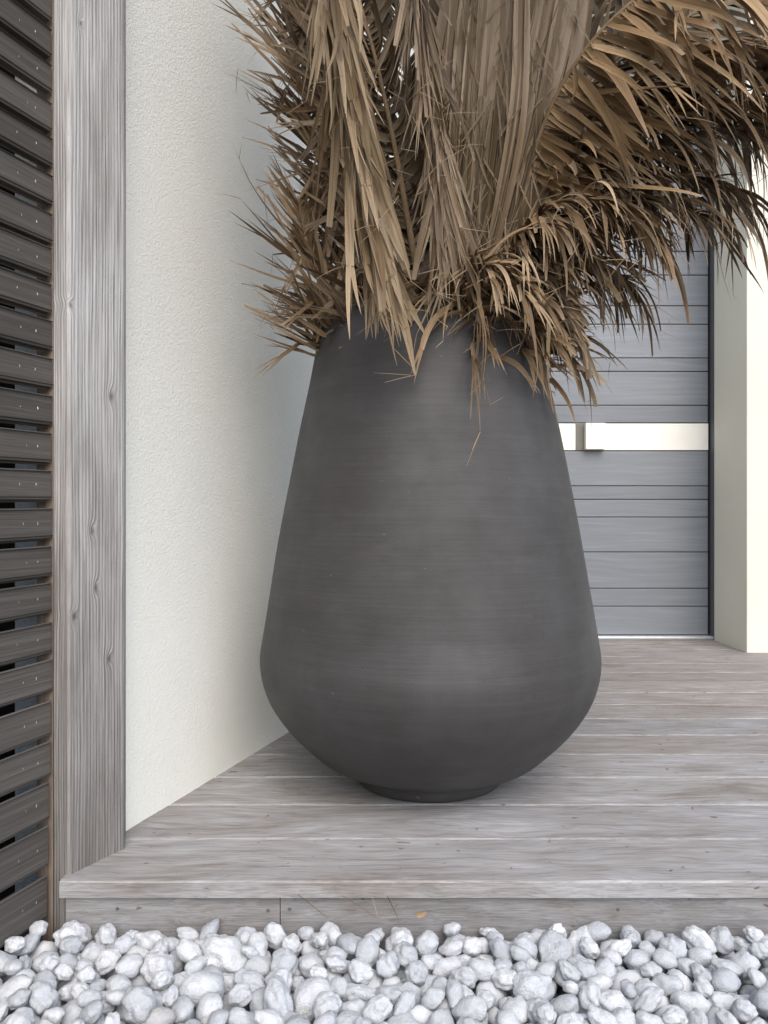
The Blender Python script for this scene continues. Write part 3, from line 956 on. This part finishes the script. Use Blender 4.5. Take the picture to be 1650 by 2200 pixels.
frond('long frond at the back right, its drooping leaflets screening the top of the door', [(1050, 700, 1.55), (1130, 480, 1.56), (1260, 300, 1.57), (1410, 190, 1.57), (1580, 120, 1.57), (1760, 90, 1.56)], (0, -.4, 1), 110, .18, .99, 55, 40, .27, .0165, 9.0, M_LEAF_OLIVE, 18, fray=.35, fibres=24, jit=.22, prof='flat', fold=.4)
# ---- left side
frond('outermost left frond with thin leaflets fanning up and left over the wall', [(775, 705, 1.47), (738, 540, 1.44), (692, 370, 1.41), (648, 190, 1.39), (622, 20, 1.38), (610, -180, 1.37)], (.2, -1, .2), 125, .12, .98, 44, 24, .140, .0095, .3, M_LEAF_GREY, 4, jit=.24, fibres=70, fray=.45, lift=.1, Lj=.3)
frond('low left frond with sparse long leaflets pointing left just above the planter rim', [(745, 712, 1.45), (712, 650, 1.42), (682, 585, 1.40), (655, 500, 1.38), (640, 420, 1.37)], (.2, -1, .3), 46, .22, .98, 42, 20, .150, .0085, -.4, M_LEAF, 5, jit=.22, fibres=30, lift=.05, sides=(-1, 1), fray=.4)
frond('left frond of dense straight leaflets slanting up, in front of the wall', [(800, 705, 1.44), (772, 520, 1.40), (730, 320, 1.37), (696, 120, 1.35), (676, -80, 1.35), (660, -260, 1.36)], (.1, -1, .2), 120, .12, .98, 32, 22, .150, .0100, .3, M_LEAF, 6, jit=.28, fibres=60, fray=.5, kinkp=.18, Lj=.35)
frond('left frond close to the pale bundle, ragged leaflets with bent ends', [(825, 705, 1.42), (795, 560, 1.38), (755, 380, 1.34), (722, 180, 1.31), (700, -20, 1.30), (690, -220, 1.30)], (0, -1, .25), 110, .12, .98, 38, 28, .120, .0120, 2.0, M_LEAF_GREY, 19, jit=.36, fibres=50, fray=.5, kinkp=.4, lift=.3, sides=(-1,), Lj=.3)
# ---- centre left: ribbed frond seen from below, its stalk showing
frond('frond with a bare dark stalk and short curled ribs, between the two hanging bundles', [(912, 700, 1.36), (898, 600, 1.325), (876, 470, 1.30), (845, 300, 1.275), (810, 140, 1.26), (772, 0, 1.25), (715, -220, 1.24)], CAMW, 74, .15, .99, 66, 54, .090, .0150, 1.5, M_LEAF_OLIVE, 7, lift=-.75, curl=13.0, jit=.08, fray=.05, kinkp=0, fibres=6, r0=.0085, prof='flat', Lj=.1)
# ---- hanging bundles
frond('drooping frond whose long pale tan bundle hangs over the rim left of centre', [(850, 690, 1.43), (800, 450, 1.40), (745, 180, 1.33), (705, -60, 1.25), (695, -170, 1.19), (708, -90, 1.15), (732, 90, 1.15), (764, 300, 1.16), (792, 460, 1.17), (812, 590, 1.18)], (.15, -1, 0), 48, .585, .95, 5, 8, .32, .0215, 1.0, M_LEAF_PALE, 8, lift=.1, jit=.05, fray=.8, kinkp=.01, fibres=80, prof='tip', fold=.4, twistr=1.6, Lj=.18)
frond('drooping greyish frond hanging just right of the bare dark stalk', [(945, 690, 1.43), (925, 450, 1.42), (905, 180, 1.37), (885, -60, 1.31), (878, -140, 1.26), (890, -70, 1.225), (906, 60, 1.22), (926, 220, 1.225), (948, 400, 1.23), (958, 500, 1.235)], (.2, -1, 0), 48, .56, .96, 6, 10, .21, .0125, 1.4, M_LEAF_GREY, 9, lift=.15, jit=.09, fray=.7, kinkp=.04, fibres=120, prof='flat', twistr=2.2)
# ---- centre: folded fans
folded_fan('second folded frond right of the middle fan, leaning right with close dark blades', ((1000, 690, 1.395), (1050, 690, 1.40)), (1085, -120, 1.36), (1290, -120, 1.38), 26, .021, M_LEAF_OLIVE, 11, [(1030, 705, 1.42), (1045, 600, 1.42), (1080, 450, 1.42), (1125, 290, 1.42), (1180, 90, 1.42)])
folded_fan('folded upright frond in the middle, its long blades pressed together like a fan', ((955, 690, 1.36), (1015, 690, 1.37)), (985, -120, 1.30), (1130, -120, 1.32), 26, .019, M_LEAF_OLIVE, 10, [(1000, 705, 1.40), (985, 600, 1.385), (990, 450, 1.375), (1005, 280, 1.37), (1030, 80, 1.37)])
frond('brown frond behind the middle fan, its dull blades showing left of it', [(965, 700, 1.46), (950, 500, 1.46), (945, 300, 1.45), (955, 100, 1.44), (960, -150, 1.44)], CAMW, 60, .1, .9, 14, 10, .30, .018, .1, M_LEAF_OLIVE, 22, lift=-.1, jit=.07, fray=.05, kinkp=0, fibres=6, prof='flat', fold=.25, twistr=.8)
# ---- right side
frond('brown frond at the back right, running up to the top right corner', [(1075, 690, 1.50), (1170, 430, 1.50), (1300, 210, 1.50), (1450, 60, 1.49), (1620, -60, 1.48), (1800, -140, 1.46)], (.1, -1, .4), 84, .24, .99, 62, 46, .24, .017, 2.2, M_LEAF_OLIVE, 23, lift=.1, jit=.2, fray=.3, kinkp=.1, fibres=20, prof='flat', fold=.4, twistr=2.5)
frond('upper right frond with broad golden leaflets combed down towards the right', [(1065, 690, 1.45), (1110, 460, 1.41), (1180, 240, 1.34), (1280, 80, 1.28), (1420, -40, 1.25), (1590, -120, 1.23), (1780, -170, 1.22)], (.1, -1, .5), 120, .30, .99, 94, 74, .235, .0160, 2.0, M_LEAF_GOLD, 12, lift=.1, jit=.19, fray=.5, kinkp=.06, fibres=40, prof='flat', fold=.4, twistr=2.0, sides=(1,))
frond('second golden frond just below the upper right one, tips hanging beside its stalk', [(1065, 690, 1.47), (1130, 480, 1.45), (1225, 300, 1.42), (1350, 190, 1.40), (1490, 130, 1.39), (1640, 110, 1.38), (1790, 130, 1.37)], (.1, -.35, 1), 100, .22, .99, 60, 40, .19, .0150, 9.0, M_LEAF_GOLD, 20, lift=.05, jit=.2, fray=.4, kinkp=.1, fibres=40, prof='flat', fold=.4, twistr=2.5)
frond('middle right frond arching over the door frame with a drooping fringe of leaflets', [(1070, 700, 1.46), (1120, 540, 1.43), (1210, 420, 1.41), (1330, 345, 1.40), (1460, 300, 1.40), (1590, 275, 1.41), (1720, 300, 1.42)], (0, -.25, 1), 145, .16, .99, 58, 38, .165, .0115, 12.0, M_LEAF_GREY, 13, lift=.0, jit=.24, fray=.5, kinkp=.12, fibres=90, prof='flat', fold=.4, Lj=.3)
frond('right frond over the door edge, its leaflets hanging like a ragged comb', [(1062, 700, 1.44), (1125, 530, 1.40), (1240, 415, 1.37), (1380, 375, 1.36), (1500, 385, 1.36), (1600, 425, 1.37)], (0, -.4, 1), 145, .18, .99, 58, 38, .135, .0110, 11.0, M_LEAF_GREY, 21, lift=0, jit=.28, fray=.55, kinkp=.12, fibres=90, prof='flat', fold=.4, Lj=.3)
frond('right frond in front of the grey door, dense leaflets hanging below its arch', [(1050, 705, 1.42), (1080, 570, 1.37), (1150, 470, 1.33), (1240, 430, 1.31), (1325, 440, 1.31), (1385, 485, 1.32)], (0, -.4, 1), 140, .13, .99, 60, 34, .143, .0125, 11.0, M_LEAF, 14, lift=-.1, jit=.28, fray=.55, kinkp=.14, fibres=90, prof='flat', fold=.4, Lj=.3)
frond('right frond low over the door, short shaggy leaflets along a flat arch', [(1058, 702, 1.43), (1105, 570, 1.39), (1195, 480, 1.36), (1310, 435, 1.35), (1420, 430, 1.35), (1515, 465, 1.36)], (0, -.45, 1), 145, .14, .99, 56, 36, .118, .0110, 10.0, M_LEAF_GREY, 24, lift=0, jit=.32, fray=.55, kinkp=.15, fibres=80, prof='flat', fold=.4, Lj=.35)
frond('right frond between the golden fronds and the door fringe, thick with short leaflets', [(1062, 695, 1.45), (1125, 500, 1.42), (1235, 350, 1.39), (1380, 262, 1.38), (1530, 225, 1.38), (1690, 235, 1.38)], (0, -.45, 1), 145, .18, .99, 56, 38, .140, .0120, 9.0, M_LEAF, 25, lift=.05, jit=.3, fray=.5, kinkp=.12, fibres=60, prof='flat', fold=.4, Lj=.35)
frond('lowest right frond drooping past the planter shoulder towards the door handle', [(1085, 708, 1.50), (1120, 630, 1.49), (1180, 570, 1.49), (1260, 560, 1.50), (1345, 605, 1.51)], (0, -.3, 1), 95, .14, .99, 56, 30, .135, .0105, 11.0, M_LEAF, 15, lift=-.1, jit=.3, fray=.5, kinkp=.1, fibres=70, prof='flat', fold=.4, Lj=.3)
frond('short front frond spilling narrow tips over the rim right of centre', [(985, 702, 1.36), (990, 640, 1.31), (1015, 585, 1.275), (1065, 570, 1.255), (1120, 605, 1.25)], (0, -.6, 1), 56, .18, .99, 58, 34, .130, .0105, 12.0, M_LEAF, 16, lift=-.1, jit=.36, fray=.55, kinkp=.2, fibres=70, prof='flat', fold=.4, Lj=.35)
frond('dark tangled frond in the gap right of the folded fans, crossing kinked leaflets', [(1055, 700, 1.47), (1090, 520, 1.45), (1150, 350, 1.44), (1230, 220, 1.44), (1330, 130, 1.45), (1440, 90, 1.46)], (0, -.7, .6), 70, .16, .99, 55, 40, .18, .0145, 5.0, M_LEAF_OLIVE, 17, lift=.1, jit=.38, fray=.35, kinkp=.4, fibres=40, prof='flat', fold=.4)

# ------------------------------------------------------------------ small litter on the deck
lrng = random.Random(77)
V, Fc, UV = [], [], []
for _ in range(46):
    x = lrng.uniform(-.30, .75); y = 1.09 + lrng.random() ** 1.6 * 1.5
    if (x - POTX) ** 2 + (y - POTY) ** 2 < .03 or x < wall_x(y) + .03: continue
    a = lrng.uniform(0, 6.28); L = lrng.uniform(.003, .007)
    d = Vector((math.cos(a), math.sin(a), .12)).normalized()
    ribbon(V, Fc, UV, Vector((x, y, .0012)), d, Vector((0, 0, 1)), L, L * .55, lrng, 3, -6, 20, 0, .5, clampit=False)
litter = obj('leaf_crumbs', mesh_from('leaf_crumbs', V, Fc, True, UV), mat_plain('rusty_leaf_crumb', (.12, .06, .035), .8, .2, var=.4, scale=90))
tag(litter, 'small rusty brown leaf crumbs scattered over the deck boards', 'leaf litter', kind='stuff')
for k, (pa, pb, lab) in enumerate((((640, 1922), (712, 1975), 'thin pale straw stuck on the fascia board, left of the middle'),
                                   ((735, 1924), (815, 1972), 'thin pale straw on the fascia board below the planter'),
                                   ((832, 1925), (858, 1978), 'thin straw bent down the fascia board, third of the row below the planter'),
                                   ((800, 1928), (812, 1970), 'shortest of the straws on the fascia, left of the bent one'))):
    y = FY - .0165
    a, b = P(pa[0], pa[1], y), P(pb[0], pb[1], y)
    V, Fc, UV = [], [], []
    ribbon(V, Fc, UV, a, (b - a).normalized(), Vector((0, -1, 0)), (b - a).length, .0014, lrng, 7, 1.5, 0, 0, .5, clampit=False, tip=.4, base_w=.8)
    for v in V: v.y = y
    tag(obj('straw', mesh_from('straw', V, Fc, True, UV), M_LEAF_GREY), lab, 'straw', 'straws blown onto the fascia')
V, Fc, UV = [], [], []
ribbon(V, Fc, UV, P(895, 1968, 1.069), Vector((.9, 0, .35)).normalized(), Vector((0, -1, .3)), .016, .008, lrng, 6, 4, 10, 8, .5, clampit=False)
tag(obj('dry_leaf', mesh_from('dry_leaf', V, Fc, True, UV), M_LEAF_GOLD), 'tiny curled orange-brown leaf caught on the fascia above the pebbles', 'leaf')
